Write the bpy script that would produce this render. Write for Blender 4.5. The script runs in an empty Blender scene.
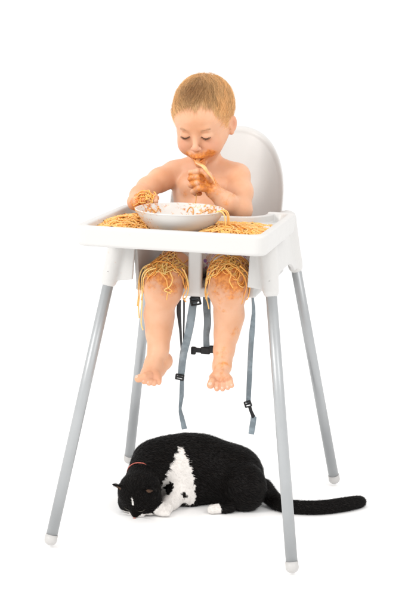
import bpy, math, random
import numpy as np
from mathutils import Matrix, Vector

random.seed(7)
RNG = np.random.default_rng(7)
scene = bpy.context.scene
COL = scene.collection

# ------------------------------------------------------------------ camera
CAM = np.array([0.7209, -2.987, 1.1472])
_y, _t, _r, FPX = -0.2401, -0.2085, 0.019, 1370.28
FW = np.array([math.sin(_y)*math.cos(_t), math.cos(_y)*math.cos(_t), math.sin(_t)])
RT = np.cross(FW, [0, 0, 1]); RT /= np.linalg.norm(RT); UP = np.cross(RT, FW)
RT, UP = RT*math.cos(_r)+UP*math.sin(_r), UP*math.cos(_r)-RT*math.sin(_r)

def at(px, py, Y=None, Z=None):
    """a point of the place: measured position (px, py) in the photo at depth Y or height Z"""
    d = FW + RT*(px-204)/FPX - UP*(py-305.5)/FPX
    s = (Y-CAM[1])/d[1] if Y is not None else (Z-CAM[2])/d[2]
    return CAM + s*d

cd = bpy.data.cameras.new('camera'); cam = bpy.data.objects.new('camera', cd); COL.objects.link(cam)
M = Matrix(((RT[0], UP[0], -FW[0], CAM[0]), (RT[1], UP[1], -FW[1], CAM[1]), (RT[2], UP[2], -FW[2], CAM[2]), (0, 0, 0, 1)))
cam.matrix_world = M
cd.sensor_fit = 'HORIZONTAL'; cd.sensor_width = 36; cd.lens = FPX/408*36
cd.clip_start = .05; cd.clip_end = 500
scene.camera = cam

# ------------------------------------------------------------------ materials
def mat(name):
    m = bpy.data.materials.new(name); m.use_nodes = True
    nt = m.node_tree
    return m, nt, nt.nodes['Principled BSDF']
def N(nt, typ, **kw):
    n = nt.nodes.new(typ)
    for k, v in kw.items():
        if k.startswith('_'): setattr(n, k[1:], v)
        else: n.inputs[k.replace('__', ' ')].default_value = v
    return n
def L(nt, a, b): nt.links.new(a, b)
def mixc(nt, fac, a, b, mode='MIX'):
    n = nt.nodes.new('ShaderNodeMix'); n.data_type = 'RGBA'; n.blend_type = mode
    for s, v in ((0, fac), (6, a), (7, b)):
        if hasattr(v, 'links'): L(nt, v, n.inputs[s])
        else: n.inputs[s].default_value = v if s == 0 else (*v, 1)
    return n.outputs[2]
def mathn(nt, op, a, b=None, c=None, clamp=False):
    n = nt.nodes.new('ShaderNodeMath'); n.operation = op; n.use_clamp = clamp
    for i, v in enumerate((a, b, c)):
        if v is None: continue
        if hasattr(v, 'links'): L(nt, v, n.inputs[i])
        else: n.inputs[i].default_value = v
    return n.outputs[0]
def noise(nt, scale, detail=3, rough=.5, vec=None):
    if vec is None:
        vec = N(nt, 'ShaderNodeTexCoord').outputs['Object']
    n = N(nt, 'ShaderNodeTexNoise', Scale=scale, Detail=detail, Roughness=rough)
    L(nt, vec, n.inputs['Vector']); return n.outputs['Fac']
def bump(nt, bsdf, h, strength, dist):
    b = N(nt, 'ShaderNodeBump', Strength=strength, Distance=dist)
    L(nt, h, b.inputs['Height']); L(nt, b.outputs[0], bsdf.inputs['Normal'])
def attr(nt, name):
    return N(nt, 'ShaderNodeAttribute', _attribute_name=name)
def smooth(nt, v, lo, hi):
    n = N(nt, 'ShaderNodeMapRange', _interpolation_type='SMOOTHSTEP'); n.inputs[1].default_value = lo; n.inputs[2].default_value = hi
    L(nt, v, n.inputs[0]); return n.outputs[0]

def m_plastic(name, c, rough=.35, stain=False, ss=95):
    m, nt, b = mat(name)
    n1 = noise(nt, 9, 4)
    base = mixc(nt, n1, tuple(x*.965 for x in c), c)
    if stain:   # dried sauce specks rubbed on the white plastic
        a = attr(nt, 'sauce').outputs['Fac']
        s = mathn(nt, 'ADD', a, mathn(nt, 'MULTIPLY', mathn(nt, 'SUBTRACT', noise(nt, ss, 5, .6), .5), 1.9))
        s = smooth(nt, s, .55, .85)
        cs = mixc(nt, smooth(nt, noise(nt, 160, 2), .4, .6), (.50, .15, .03), (.78, .42, .14))
        base = mixc(nt, mathn(nt, 'MULTIPLY', s, mathn(nt, 'MINIMUM', mathn(nt, 'MULTIPLY', a, 2.), 1.)), base, cs)
    L(nt, base, b.inputs['Base Color'])
    L(nt, mathn(nt, 'MULTIPLY_ADD', noise(nt, 40, 4), .18, rough-.08), b.inputs['Roughness'])
    b.inputs['Specular IOR Level'].default_value = .4
    bump(nt, b, noise(nt, 260, 3), .04, .002)
    return m
PLASTIC = m_plastic('white_plastic', (.61, .602, .588), .38, True)
BOWLM = m_plastic('white_bowl', (.64, .62, .595), .22, True, 130)
CAPM = m_plastic('cap_plastic', (.52, .51, .50), .4)

def m_metal():
    m, nt, b = mat('grey_painted_steel')
    base = mixc(nt, noise(nt, 30, 4), (.37, .385, .395), (.42, .435, .445))
    L(nt, base, b.inputs['Base Color']); b.inputs['Metallic'].default_value = .3
    L(nt, mathn(nt, 'MULTIPLY_ADD', noise(nt, 60, 4), .14, .30), b.inputs['Roughness'])
    bump(nt, b, noise(nt, 900, 2), .05, .001)
    return m
METAL = m_metal()
SCREWM, _, _b = mat('dark_screw'); _b.inputs['Base Color'].default_value = (.12, .12, .12, 1); _b.inputs['Metallic'].default_value = .6; _b.inputs['Roughness'].default_value = .4

def m_skin():
    m, nt, b = mat('skin')
    n1 = noise(nt, 20, 3, .5); n2 = noise(nt, 120, 3)
    base = mixc(nt, smooth(nt, n1, .25, .75), (.665, .345, .19), (.74, .44, .28))
    base = mixc(nt, mathn(nt, 'MULTIPLY', n2, .28), base, (.66, .33, .22))
    fl = attr(nt, 'flush').outputs['Fac']
    base = mixc(nt, mathn(nt, 'MULTIPLY', fl, .75), base, (.56, .19, .13))
    sa = attr(nt, 'sauce').outputs['Fac']
    nz = mathn(nt, 'MULTIPLY', mathn(nt, 'SUBTRACT', noise(nt, 48, 6, .68), .5), 2.1)
    s = smooth(nt, mathn(nt, 'ADD', sa, nz), .30, .95)
    s = mathn(nt, 'MULTIPLY', s, mathn(nt, 'MINIMUM', mathn(nt, 'MULTIPLY', sa, 3.), 1.))
    cs = mixc(nt, smooth(nt, noise(nt, 150, 3), .35, .65), (.56, .155, .012), (.82, .31, .045))
    base = mixc(nt, mathn(nt, 'MULTIPLY', s, .86), base, cs)
    hc = attr(nt, 'scalp').outputs['Fac']
    base = mixc(nt, hc, base, (.44, .26, .12))
    L(nt, base, b.inputs['Base Color'])
    L(nt, mathn(nt, 'SUBTRACT', .47, mathn(nt, 'MULTIPLY', s, .30)), b.inputs['Roughness'])
    b.inputs['Specular IOR Level'].default_value = .45
    b.inputs['Subsurface Weight'].default_value = .22
    b.inputs['Subsurface Radius'].default_value = (1, .35, .18)
    b.inputs['Subsurface Scale'].default_value = .006
    h = mathn(nt, 'ADD', mathn(nt, 'MULTIPLY', noise(nt, 420, 3), .4), mathn(nt, 'MULTIPLY', s, 1.7))
    bump(nt, b, h, .22, .0012)
    return m
SKIN = m_skin()

def m_vcol(name, rough=.5, spec=.3, bumpscale=None, bs=.2, sss=0, hsv=None):
    m, nt, b = mat(name)
    c = attr(nt, 'col').outputs['Color']
    L(nt, c, b.inputs['Base Color']); b.inputs['Roughness'].default_value = rough
    b.inputs['Specular IOR Level'].default_value = spec
    if sss:
        b.inputs['Subsurface Weight'].default_value = sss; b.inputs['Subsurface Radius'].default_value = (1, .5, .2); b.inputs['Subsurface Scale'].default_value = .003
    if bumpscale: bump(nt, b, noise(nt, bumpscale, 4), bs, .002)
    return m
HAIRM = m_vcol('hair', .36, .5)
FURM = m_vcol('cat_fur', .42, .15)
CATM = m_vcol('cat_coat', .75, .06, 700, .4)
PASTAM = m_vcol('pasta', .24, .5, 500, .15, .45)
FABM = None
def m_strap(name, c1, c2, rough=.4):
    m, nt, b = mat(name)
    tc = N(nt, 'ShaderNodeTexCoord').outputs['Object']
    w = N(nt, 'ShaderNodeTexWave', Scale=420, Distortion=1.0); w.bands_direction = 'Z'; L(nt, tc, w.inputs['Vector'])
    base = mixc(nt, mathn(nt, 'MULTIPLY', w.outputs['Fac'], .35), c1, c2)
    base = mixc(nt, smooth(nt, noise(nt, 45, 3), .4, .62), base, tuple(x*.8 for x in c1))
    L(nt, base, b.inputs['Base Color']); b.inputs['Roughness'].default_value = rough
    b.inputs['Specular IOR Level'].default_value = .6
    bump(nt, b, w.outputs['Fac'], .35, .0008)
    return m
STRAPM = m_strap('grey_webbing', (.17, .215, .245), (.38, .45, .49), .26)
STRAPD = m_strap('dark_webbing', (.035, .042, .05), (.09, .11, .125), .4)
BLACKP, _, _b = mat('black_plastic'); _b.inputs['Base Color'].default_value = (.010, .010, .011, 1); _b.inputs['Roughness'].default_value = .4; _b.inputs['Specular IOR Level'].default_value = .3
def m_short():
    m, nt, b = mat('patterned_cotton')
    tc = N(nt, 'ShaderNodeTexCoord').outputs['Object']
    v = N(nt, 'ShaderNodeTexVoronoi', Scale=70); L(nt, tc, v.inputs['Vector'])
    k = smooth(nt, v.outputs['Distance'], .28, .36)
    sel = N(nt, 'ShaderNodeSeparateColor'); L(nt, v.outputs['Color'], sel.inputs[0])
    c = mixc(nt, sel.outputs[0], (.62, .16, .20), (.26, .15, .42))
    base = mixc(nt, k, c, (.74, .67, .62))
    base = mixc(nt, mathn(nt, 'MULTIPLY', smooth(nt, noise(nt, 30, 4), .52, .64), .7), base, (.60, .27, .08))
    L(nt, base, b.inputs['Base Color']); b.inputs['Roughness'].default_value = .85
    bump(nt, b, noise(nt, 90, 4), .4, .004)
    return m
SHORTM = m_short()
LASHM, _, _b = mat('lash'); _b.inputs['Base Color'].default_value = (.09, .045, .02, 1); _b.inputs['Roughness'].default_value = .6
COLLARM, _, _b = mat('collar_nylon'); _b.inputs['Base Color'].default_value = (.45, .10, .07, 1); _b.inputs['Roughness'].default_value = .5
def m_floor():
    m, nt, b = mat('white_floor')
    L(nt, mixc(nt, noise(nt, 1.5, 3), (.955, .955, .955), (.97, .97, .97)), b.inputs['Base Color'])
    b.inputs['Roughness'].default_value = .9; b.inputs['Specular IOR Level'].default_value = .1
    return m
FLOORM = m_floor()

# ------------------------------------------------------------------ object helpers
def link(o, parent=None):
    COL.objects.link(o)
    if parent is not None: o.parent = parent
    return o
def mesh_obj(name, V, F, material, parent=None, attrs=None, cols=None, sm=True, loc=None):
    V = np.asarray(V, dtype=np.float32)
    if loc is not None: V = V - np.asarray(loc, dtype=np.float32)
    me = bpy.data.meshes.new(name)
    if isinstance(F, np.ndarray):
        n, k = F.shape
        me.vertices.add(len(V)); me.vertices.foreach_set('co', V.ravel())
        me.loops.add(n*k); me.loops.foreach_set('vertex_index', F.astype(np.int32).ravel())
        me.polygons.add(n); me.polygons.foreach_set('loop_start', np.arange(0, n*k, k, dtype=np.int32))
        me.polygons.foreach_set('loop_total', np.full(n, k, dtype=np.int32))
        me.update(calc_edges=True); me.validate()
    else:
        me.from_pydata(V.tolist(), [], F); me.update()
    me.polygons.foreach_set('use_smooth', np.full(len(me.polygons), sm))
    for k, a in (attrs or {}).items():
        at_ = me.attributes.new(k, 'FLOAT', 'POINT'); at_.data.foreach_set('value', np.asarray(a, dtype=np.float32))
    if cols is not None:
        c4 = np.ones((len(V), 4), dtype=np.float32); c4[:, :3] = cols
        ca = me.color_attributes.new('col', 'FLOAT_COLOR', 'POINT'); ca.data.foreach_set('color', c4.ravel())
    me.materials.append(material)
    o = bpy.data.objects.new(name, me)
    if loc is not None: o.location = tuple(float(v) for v in loc)
    return link(o, parent)
def thing(name, label, cat, loc=(0, 0, 0), group=None):
    o = bpy.data.objects.new(name, None); o.location = loc; o.empty_display_size = .05
    link(o); o['label'] = label; o['category'] = cat
    if group: o['group'] = group
    return o
def tag(o, label, cat, group=None, kind=None):
    o['label'] = label; o['category'] = cat
    if group: o['group'] = group
    if kind: o['kind'] = kind
    return o

# ------------------------------------------------------------------ solid modeller (distance field -> mesh)
def smin(a, b, k):
    h = np.clip(.5+.5*(b-a)/k, 0, 1); return b*(1-h)+a*h-k*h*(1-h)
def smax(a, b, k): return -smin(-a, -b, k)
class Field:
    def __init__(s): s.p = []
    def add(s, f, lo, hi, k=.01, op='u'): s.p.append((f, np.array(lo, float), np.array(hi, float), k, op)); return s
    def cone(s, a, b, ra, rb, k=.01, op='u'):
        a = np.array(a, float); b = np.array(b, float); d = b-a; dd = max(float(d@d), 1e-12)
        def f(x, y, z):
            px, py, pz = x-a[0], y-a[1], z-a[2]
            t = np.clip((px*d[0]+py*d[1]+pz*d[2])/dd, 0, 1)
            return np.sqrt((px-t*d[0])**2+(py-t*d[1])**2+(pz-t*d[2])**2)-(ra+(rb-ra)*t)
        r = max(ra, rb)
        return s.add(f, np.minimum(a, b)-r, np.maximum(a, b)+r, k, op)
    def chain(s, pts, rs, k=.01):
        for i in range(len(pts)-1): s.cone(pts[i], pts[i+1], rs[i], rs[i+1], k)
        return s
    def ball(s, c, r, k=.01, op='u'): return s.cone(c, c, r, r, k, op)
    def ell(s, c, r, k=.01, op='u', R=None):
        c = np.array(c, float); r = np.array(r, float); R = np.eye(3) if R is None else np.array(R)
        def f(x, y, z):
            px, py, pz = x-c[0], y-c[1], z-c[2]
            u = R[0, 0]*px+R[1, 0]*py+R[2, 0]*pz; v = R[0, 1]*px+R[1, 1]*py+R[2, 1]*pz; w = R[0, 2]*px+R[1, 2]*py+R[2, 2]*pz
            k0 = np.sqrt((u/r[0])**2+(v/r[1])**2+(w/r[2])**2); k1 = np.sqrt((u/r[0]**2)**2+(v/r[1]**2)**2+(w/r[2]**2)**2)
            return k0*(k0-1)/np.maximum(k1, 1e-6)
        e = np.sqrt((R**2)@(r**2))
        return s.add(f, c-e, c+e, k, op)
    def box(s, c, h, rad=.004, k=.004, op='u', R=None):
        c = np.array(c, float); h = np.array(h, float); R = np.eye(3) if R is None else np.array(R)
        def f(x, y, z):
            px, py, pz = x-c[0], y-c[1], z-c[2]
            u = np.abs(R[0, 0]*px+R[1, 0]*py+R[2, 0]*pz)-h[0]+rad; v = np.abs(R[0, 1]*px+R[1, 1]*py+R[2, 1]*pz)-h[1]+rad; w = np.abs(R[0, 2]*px+R[1, 2]*py+R[2, 2]*pz)-h[2]+rad
            return np.sqrt(np.maximum(u, 0)**2+np.maximum(v, 0)**2+np.maximum(w, 0)**2)+np.minimum(np.maximum(u, np.maximum(v, w)), 0)-rad
        e = np.abs(R)@h
        return s.add(f, c-e, c+e, k, op)
    @staticmethod
    def comb(F, d, k, op):
        if op == 'u': return smin(F, d, k)
        if op == 's': return smax(F, -d, k)
        return smax(F, d, k)
    def ev(s, P):
        F = np.full(len(P), 1., dtype=np.float64)
        for f, lo, hi, k, op in s.p:
            pad = k*1.5+.02
            m = np.all((P > lo-pad) & (P < hi+pad), 1)
            if op == 'i': m[:] = True
            if m.any():
                q = P[m]; F[m] = s.comb(F[m], f(q[:, 0], q[:, 1], q[:, 2]), k, op)
        return F
    def grad(s, P, e=8e-4):
        g = np.stack([s.ev(P+np.eye(3)[i]*e)-s.ev(P-np.eye(3)[i]*e) for i in range(3)], 1)
        return g/np.maximum(np.linalg.norm(g, axis=1, keepdims=True), 1e-9)
    def proj(s, P, off=0., it=4):
        for _ in range(it): P = P-s.grad(P)*(s.ev(P)-off)[:, None]
        return P
    def mesh(s, lo, hi, h):
        lo = np.array(lo, float); n = np.ceil((np.array(hi)-lo)/h).astype(int)+1
        ax = [(lo[i]+np.arange(n[i])*h).astype(np.float32) for i in range(3)]
        F = np.full(tuple(n), 1., dtype=np.float32)
        for f, a, b, k, op in s.p:
            pad = k*1.5+.008
            i0 = np.clip(np.floor((a-pad-lo)/h).astype(int), 0, n); i1 = np.clip(np.ceil((b+pad-lo)/h).astype(int)+1, 0, n)
            if op == 'i': i0 = np.zeros(3, int); i1 = n
            if np.any(i1 <= i0): continue
            sl = tuple(slice(i0[j], i1[j]) for j in range(3))
            d = f(ax[0][sl[0]][:, None, None], ax[1][sl[1]][None, :, None], ax[2][sl[2]][None, None, :]).astype(np.float32)
            F[sl] = s.comb(F[sl], d, np.float32(k), op)
        return nets(F, lo, h)
def nets(F, lo, h):
    S = F < 0
    c = np.zeros(tuple(np.array(F.shape)-1), dtype=np.uint8)
    offs = [(i, j, k) for i in (0, 1) for j in (0, 1) for k in (0, 1)]
    nx, ny, nz = c.shape
    for i, j, k in offs: c += S[i:i+nx, j:j+ny, k:k+nz]
    act = (c > 0) & (c < 8)
    idx = np.argwhere(act)
    cid = np.full(c.shape, -1, dtype=np.int32); cid[act] = np.arange(len(idx))
    V8 = np.stack([F[idx[:, 0]+o[0], idx[:, 1]+o[1], idx[:, 2]+o[2]] for o in offs], 1)
    acc = np.zeros((len(idx), 3)); cnt = np.zeros(len(idx))
    O = np.array(offs, float)
    for a in range(8):
        for b in range(a+1, 8):
            if np.abs(O[a]-O[b]).sum() != 1: continue
            m = (V8[:, a] < 0) != (V8[:, b] < 0)
            t = V8[m, a]/(V8[m, a]-V8[m, b])
            acc[m] += O[a]+t[:, None]*(O[b]-O[a]); cnt[m] += 1
    P = lo+(idx+acc/cnt[:, None])*h
    faces = []
    for ax in range(3):
        A = S.take(range(0, S.shape[ax]-1), axis=ax); B = S.take(range(1, S.shape[ax]), axis=ax)
        e = np.argwhere(A != B); b, d = (ax+1) % 3, (ax+2) % 3
        ok = (e[:, b] > 0) & (e[:, d] > 0) & (e[:, b] < c.shape[b]) & (e[:, d] < c.shape[d]); e = e[ok]
        def g(db, dd_):
            q = e.copy(); q[:, b] += db; q[:, d] += dd_; return cid[q[:, 0], q[:, 1], q[:, 2]]
        q = np.stack([g(-1, -1), g(0, -1), g(0, 0), g(-1, 0)], 1)
        ins = A[e[:, 0], e[:, 1], e[:, 2]]
        q[~ins] = q[~ins][:, ::-1]
        faces.append(q)
    Q = np.concatenate(faces); Q = Q[(Q >= 0).all(1)]
    return P, Q
def vnormals(V, F):
    n = np.cross(V[F[:, 2]]-V[F[:, 0]], V[F[:, 3]]-V[F[:, 1]])
    o = np.zeros_like(V)
    for i in range(4): np.add.at(o, F[:, i], n)
    return o/np.maximum(np.linalg.norm(o, axis=1, keepdims=True), 1e-12)
def norm(v): return v/np.maximum(np.linalg.norm(v, axis=-1, keepdims=True), 1e-9)

# ------------------------------------------------------------------ tubes and strands
class Tubes:
    def __init__(s): s.V = []; s.F = []; s.C = []; s.n = 0
    def add(s, P, r, col=(1, 1, 1), sides=7, flat=1.0):
        P = np.array(P, float); m = len(P); r = np.broadcast_to(np.array(r, float), (m,))
        T = norm(np.gradient(P, axis=0)); ref = np.array([.3, .2, .93]); U = []
        u = norm(np.cross(T[0], ref)[None])[0]
        for t in T:
            u = u-t*(u@t); u = u/max(np.linalg.norm(u), 1e-9); U.append(u)
        U = np.array(U); W = np.cross(T, U)
        a = np.arange(sides)*2*math.pi/sides
        R = P[:, None]+(U[:, None]*np.cos(a)[None, :, None]+W[:, None]*np.sin(a)[None, :, None]*flat)*r[:, None, None]
        V = np.concatenate([R.reshape(-1, 3), P[:1]-T[:1]*r[0]*.6, P[-1:]+T[-1:]*r[-1]*.6])
        F = []
        for i in range(m-1):
            for j in range(sides):
                k = (j+1) % sides
                F.append((i*sides+j, i*sides+k, (i+1)*sides+k, (i+1)*sides+j))
        for j in range(sides):
            k = (j+1) % sides
            F.append((m*sides, k, j)); F.append((m*sides+1, (m-1)*sides+j, (m-1)*sides+k))
        s.V.append(V); s.F += [tuple(x+s.n for x in f) for f in F]; s.C.append(np.tile(col, (len(V), 1))); s.n += len(V)
    def raw(s, V, F, col):
        V = np.asarray(V); s.V.append(V); s.F += [tuple(int(x)+s.n for x in f) for f in F]; s.C.append(np.tile(col, (len(V), 1)) if np.ndim(col) == 1 else col); s.n += len(V)
    def build(s, name, m, parent=None, loc=None):
        return mesh_obj(name, np.concatenate(s.V), s.F, m, parent, cols=np.concatenate(s.C), loc=loc)
def spline(P, n):
    P = np.array(P, float); m = len(P)
    Q = np.concatenate([2*P[:1]-P[1:2], P, 2*P[-1:]-P[-2:-1]])
    out = []
    for t in np.linspace(0, m-1-1e-9, n):
        i = int(t); u = t-i; a, b, c, d = Q[i], Q[i+1], Q[i+2], Q[i+3]
        out.append(.5*((2*b)+(-a+c)*u+(2*a-5*b+4*c-d)*u*u+(-a+3*b-3*c+d)*u**3))
    return np.array(out)
def strands(P, rad, cols, sides=3):
    """P (n, s, 3) strand points -> arrays of one joined mesh"""
    n, s, _ = P.shape
    T = norm(np.gradient(P, axis=1)); ref = norm(RNG.normal(size=(n, 1, 3)))
    U = norm(np.cross(T, ref)); W = np.cross(T, U)
    r = (np.asarray(rad)[:, None] if np.ndim(rad) else rad)*np.array([1-.85*(i/(s-1))**1.5 for i in range(s)])[None]
    if sides == 2:
        R = np.stack([P-U*r[..., None], P+U*r[..., None]], 2)
    else:
        a = np.arange(3)*2*math.pi/3
        R = np.stack([P+(U*math.cos(x)+W*math.sin(x))*r[..., None] for x in a], 2)
    V = R.reshape(-1, 3); k = R.shape[2]
    base = (np.arange(n)[:, None, None]*s+np.arange(s-1)[None, :, None])*k
    F = []
    for j in range(k if k > 2 else 1):
        j2 = (j+1) % k
        F.append(np.stack([base[..., 0]+j, base[..., 0]+j2, base[..., 0]+k+j2, base[..., 0]+k+j], -1).reshape(-1, 4))
    C = np.repeat(cols.reshape(n*s, 3), k, axis=0)
    return V, np.concatenate(F), C

# ================================================================== SETTING
fl = [(-40*1.0, -40, 0), (40, -40, 0), (40, 40, 0), (-40, 40, 0)]
floor = mesh_obj('floor', fl, [(0, 1, 2, 3)], FLOORM, sm=False); floor['kind'] = 'structure'

# ================================================================== HIGH CHAIR
chair = thing('high_chair', 'white plastic high chair on four grey steel legs with a wide food tray', 'high chair', (0, 0, 0))
# --- tray
TZ = .722
f = Field()
def tray_out(x, y, z):
    ax_ = np.abs(x); w = .2035+(y+.358)*(-.005)+0*z      # slight taper
    u = ax_-w+.030; v = np.abs(y+.181)-.177+.030
    d2 = np.sqrt(np.maximum(u, 0)**2+np.maximum(v, 0)**2)+np.minimum(np.maximum(u, v), 0)-.030
    sl = (TZ-z)*.10                                        # walls lean in a little towards the bottom
    d2 = d2+sl
    dz = np.abs(z-.701)-.0215
    q1 = d2+.007; q2 = dz+.007
    return np.sqrt(np.maximum(q1, 0)**2+np.maximum(q2, 0)**2)+np.minimum(np.maximum(q1, q2), 0)-.007
def tray_in(x, y, z):
    u = np.abs(x)-.182+.022; v = np.abs(y+.181)-.160+.022
    d2 = np.sqrt(np.maximum(u, 0)**2+np.maximum(v, 0)**2)+np.minimum(np.maximum(u, v), 0)-.022
    return np.maximum(d2+(TZ-z)*.35, .7035-z)
def tray_cut(x, y, z):
    u = np.abs(x)-.135+.06; v = -.085-y+.06
    return np.sqrt(np.maximum(u, 0)**2+np.maximum(v, 0)**2)+np.minimum(np.maximum(u, v), 0)-.06+0*z
def tray_lip(x, y, z): return np.maximum(np.abs(tray_cut(x, y, z)-.008)-.008, np.abs(z-.708)-.012)
f.add(tray_out, (-.22, -.37, .67), (.22, .01, .73), .001)
f.add(tray_in, (-.19, -.35, .705), (.19, -.01, .73), .005, 's')
f.add(lambda x, y, z: np.maximum(tray_lip(x, y, z), tray_out(x, y, z)), (-.2, -.13, .69), (.2, 0, .73), .004)
f.add(tray_cut, (-.14, -.10, .67), (.14, .02, .73), .004, 's')
def under(x, y, z): return np.maximum(np.maximum(np.abs(x)-.183, np.abs(y+.181)-.160), z-.6985)
f.add(under, (-.19, -.35, .66), (.19, 0, .71), .003, 's')
V, Q = f.mesh((-.225, -.375, .67), (.225, .01, .735), .0016)
TRAYF = f
# sauce film on the tray
def g2(P, cx, cy, rx, ry): return np.exp(-(((P[:, 0]-cx)/rx)**2+((P[:, 1]-cy)/ry)**2))
sa = np.clip(.6*g2(V, -.13, -.24, .06, .09)+.6*g2(V, .10, -.26, .07, .07)+.25*g2(V, 0, -.2, .2, .2), 0, 1)*(V[:, 2] > .699)
sa = np.maximum(sa, .24*((V[:, 1] < -.335) & (V[:, 2] > .69)))
mesh_obj('tray', V, Q, PLASTIC, chair, attrs={'sauce': sa})

# --- seat shell
LEGS = {}
def leg_line(front, s, z):
    if front: t = z/.577; return np.array([s*(.2712*(1-t)+.1802*t), -.3212*(1-t)-.1825*t, z])
    t = z/.577; return np.array([s*(.2713*(1-t)+.1761*t), .2727*(1-t)+.1323*t, z])
f = Field()
def sym_box(c, h, rad, k, op='u'):
    f.box(c, h, rad, k, op); f.box((-c[0], c[1], c[2]), h, rad, k, op)
f.box((0, .035, .556), (.135, .165, .0075), .006, .001)                       # pan
f.box((0, -.128, .553), (.110, .0045, .010), .004, .006)                      # front lip
def sidewall(x, y, z):
    u = np.abs(np.abs(x)-(.128+.09*np.maximum(z-.56, 0)))-.0045
    return np.maximum(np.maximum(u, np.abs(y-.03)-.165), np.maximum(.553-z, z-.700))
f.add(sidewall, (-.15, -.14, .55), (.15, .2, .70), .008)
def lx(z, front): return (.1802 if front else .1761)+(.577-z)*.161
def ly(z, front): return (-.1825-(.577-z)*.24) if front else (.1323+(.577-z)*.243)
def frontpanel(x, y, z):
    v = np.abs(y-ly(z, True)-.004)-.0045
    ax_ = np.abs(x)
    low = .577+np.clip((lx(z, True)-ax_), 0, 1)*.10
    return np.maximum(np.maximum(v, ax_-lx(z, True)), np.maximum(.128-ax_, np.maximum(low-z, z-.700)))
f.add(frontpanel, (-.19, -.20, .57), (.19, -.14, .70), .006)
def backpanel(x, y, z):
    v = np.abs(y-ly(z, False))-.0045
    ax_ = np.abs(x)
    return np.maximum(np.maximum(v, ax_-lx(z, False)), np.maximum(.118-ax_, np.maximum(.60-z, z-.69)))
f.add(backpanel, (-.19, .1, .57), (.19, .15, .70), .006)
def sidepanel(x, y, z):
    u = np.abs(np.abs(x)-lx(z, True)+.001)-.0045
    arch = 1-np.sqrt((np.maximum(np.abs(y+.025)-.030, 0)/.085)**2+((z-.560)/.040)**2)
    return np.maximum(np.maximum(u, np.maximum(ly(z, True)-y, y-ly(z, False))), np.maximum(np.maximum(.575-z, z-.700), arch*.05))
f.add(sidepanel, (-.21, -.2, .57), (.21, .15, .70), .006)
f.add(lambda x, y, z: np.maximum(np.maximum(np.abs(np.abs(x)-.148)-.022, np.abs(y+.02)-.14), np.abs(z-.697)-.004), (-.19, -.17, .69), (.19, .13, .702), .005)
for fr in (True, False):
    for s in (-1, 1):
        f.cone(leg_line(fr, s, .59), leg_line(fr, s, .69), .0168, .0215, .012)
# squared lower rim for each socket
for fr in (True, False):
    for s in (-1, 1):
        f.cone(leg_line(fr, s, .600), leg_line(fr, s, .578), .0172, .0172, .003)
def below(x, y, z): return z-.5745+0*x+0*y
f.add(below, (-.21, -.22, .54), (.21, .17, .575), .003, 's') if False else None
# moulded crotch post
f.box((0, -.127, .625), (.0155, .0085, .078), .006, .004)
# backrest: a leaning arch whose sides curl forward
def backrest(x, y, z):
    zz = z-.56
    yc = .168+zz*.375-.075*np.clip(np.abs(x)/.140, 0, 1.3)**3.0
    th = np.abs(y-yc)*.90-.0045
    e = np.sqrt((x/.134)**2+(np.maximum(z-.725, 0)/.158)**2)-1
    return smax(smax(th, e*.12, .004), .553-z, .004)
f.add(backrest, (-.145, .05, .55), (.145, .30, .89), .008)
def rim(x, y, z):  # rounded edge bead round the arch
    yc = .168+(z-.56)*.375-.075*np.clip(np.abs(x)/.140, 0, 1.3)**3.0
    e = (np.sqrt((x/.134)**2+(np.maximum(z-.725, 0)/.158)**2)-1)*.134
    return np.maximum(np.sqrt((e+.004)**2+(y-yc)**2)-.0065, .60-z)
f.add(rim, (-.15, .05, .55), (.15, .31, .90), .004)
V, Q = f.mesh((-.215, -.215, .525), (.215, .315, .895), .002)
sa = .10+.25*g2(V, -.16, -.17, .06, .05)
mesh_obj('seat_shell', V, Q, PLASTIC, chair, attrs={'sauce': sa*0.9})

def cyl(a, b, ra, rb, seg=32, dome=0, rings=6):
    a = np.array(a, float); b = np.array(b, float); t = norm((b-a)[None])[0]; u = norm(np.cross(t, [0.1, 1, .05])[None])[0]; w = np.cross(t, u)
    an = np.arange(seg)*2*math.pi/seg
    prof = [(a, ra)]+[(b, rb)]
    if dome: prof += [(b+t*dome*math.sin(i/rings*math.pi/2), max(rb*math.cos(i/rings*math.pi/2), rb*.03)) for i in range(1, rings+1)]
    V = [c+(u*math.cos(x)+w*math.sin(x))*r for c, r in prof for x in an]
    F = [(i*seg+j, i*seg+(j+1) % seg, (i+1)*seg+(j+1) % seg, (i+1)*seg+j) for i in range(len(prof)-1) for j in range(seg)]
    F.append(tuple(reversed(range(seg)))); F.append(tuple(range((len(prof)-1)*seg, len(prof)*seg)))
    return V, F
for fr in (True, False):
    for s in (-1, 1):
        a = leg_line(fr, s, .655); b = leg_line(fr, s, .022)
        V, F = cyl(a, b, .0118, .0126)
        lg = mesh_obj('leg', V, F, METAL, chair)
        t = norm((b-a)[None])[0]
        V, F = cyl(b-t*.008, b+t*.004, .0137, .0143, dome=.0125)
        mesh_obj('foot_cap', V, F, CAPM, lg)
for s, z in ((-1, .598), (1, .600)):
    p = leg_line(True, s, z); n = np.array([s*.12, -1, 0]); n /= np.linalg.norm(n)
    c = p+n*.0175
    V, F = cyl(c-n*.003, c+n*.0006, .0021, .0021, 16)
    mesh_obj('screw', V, F, SCREWM, chair)

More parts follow.
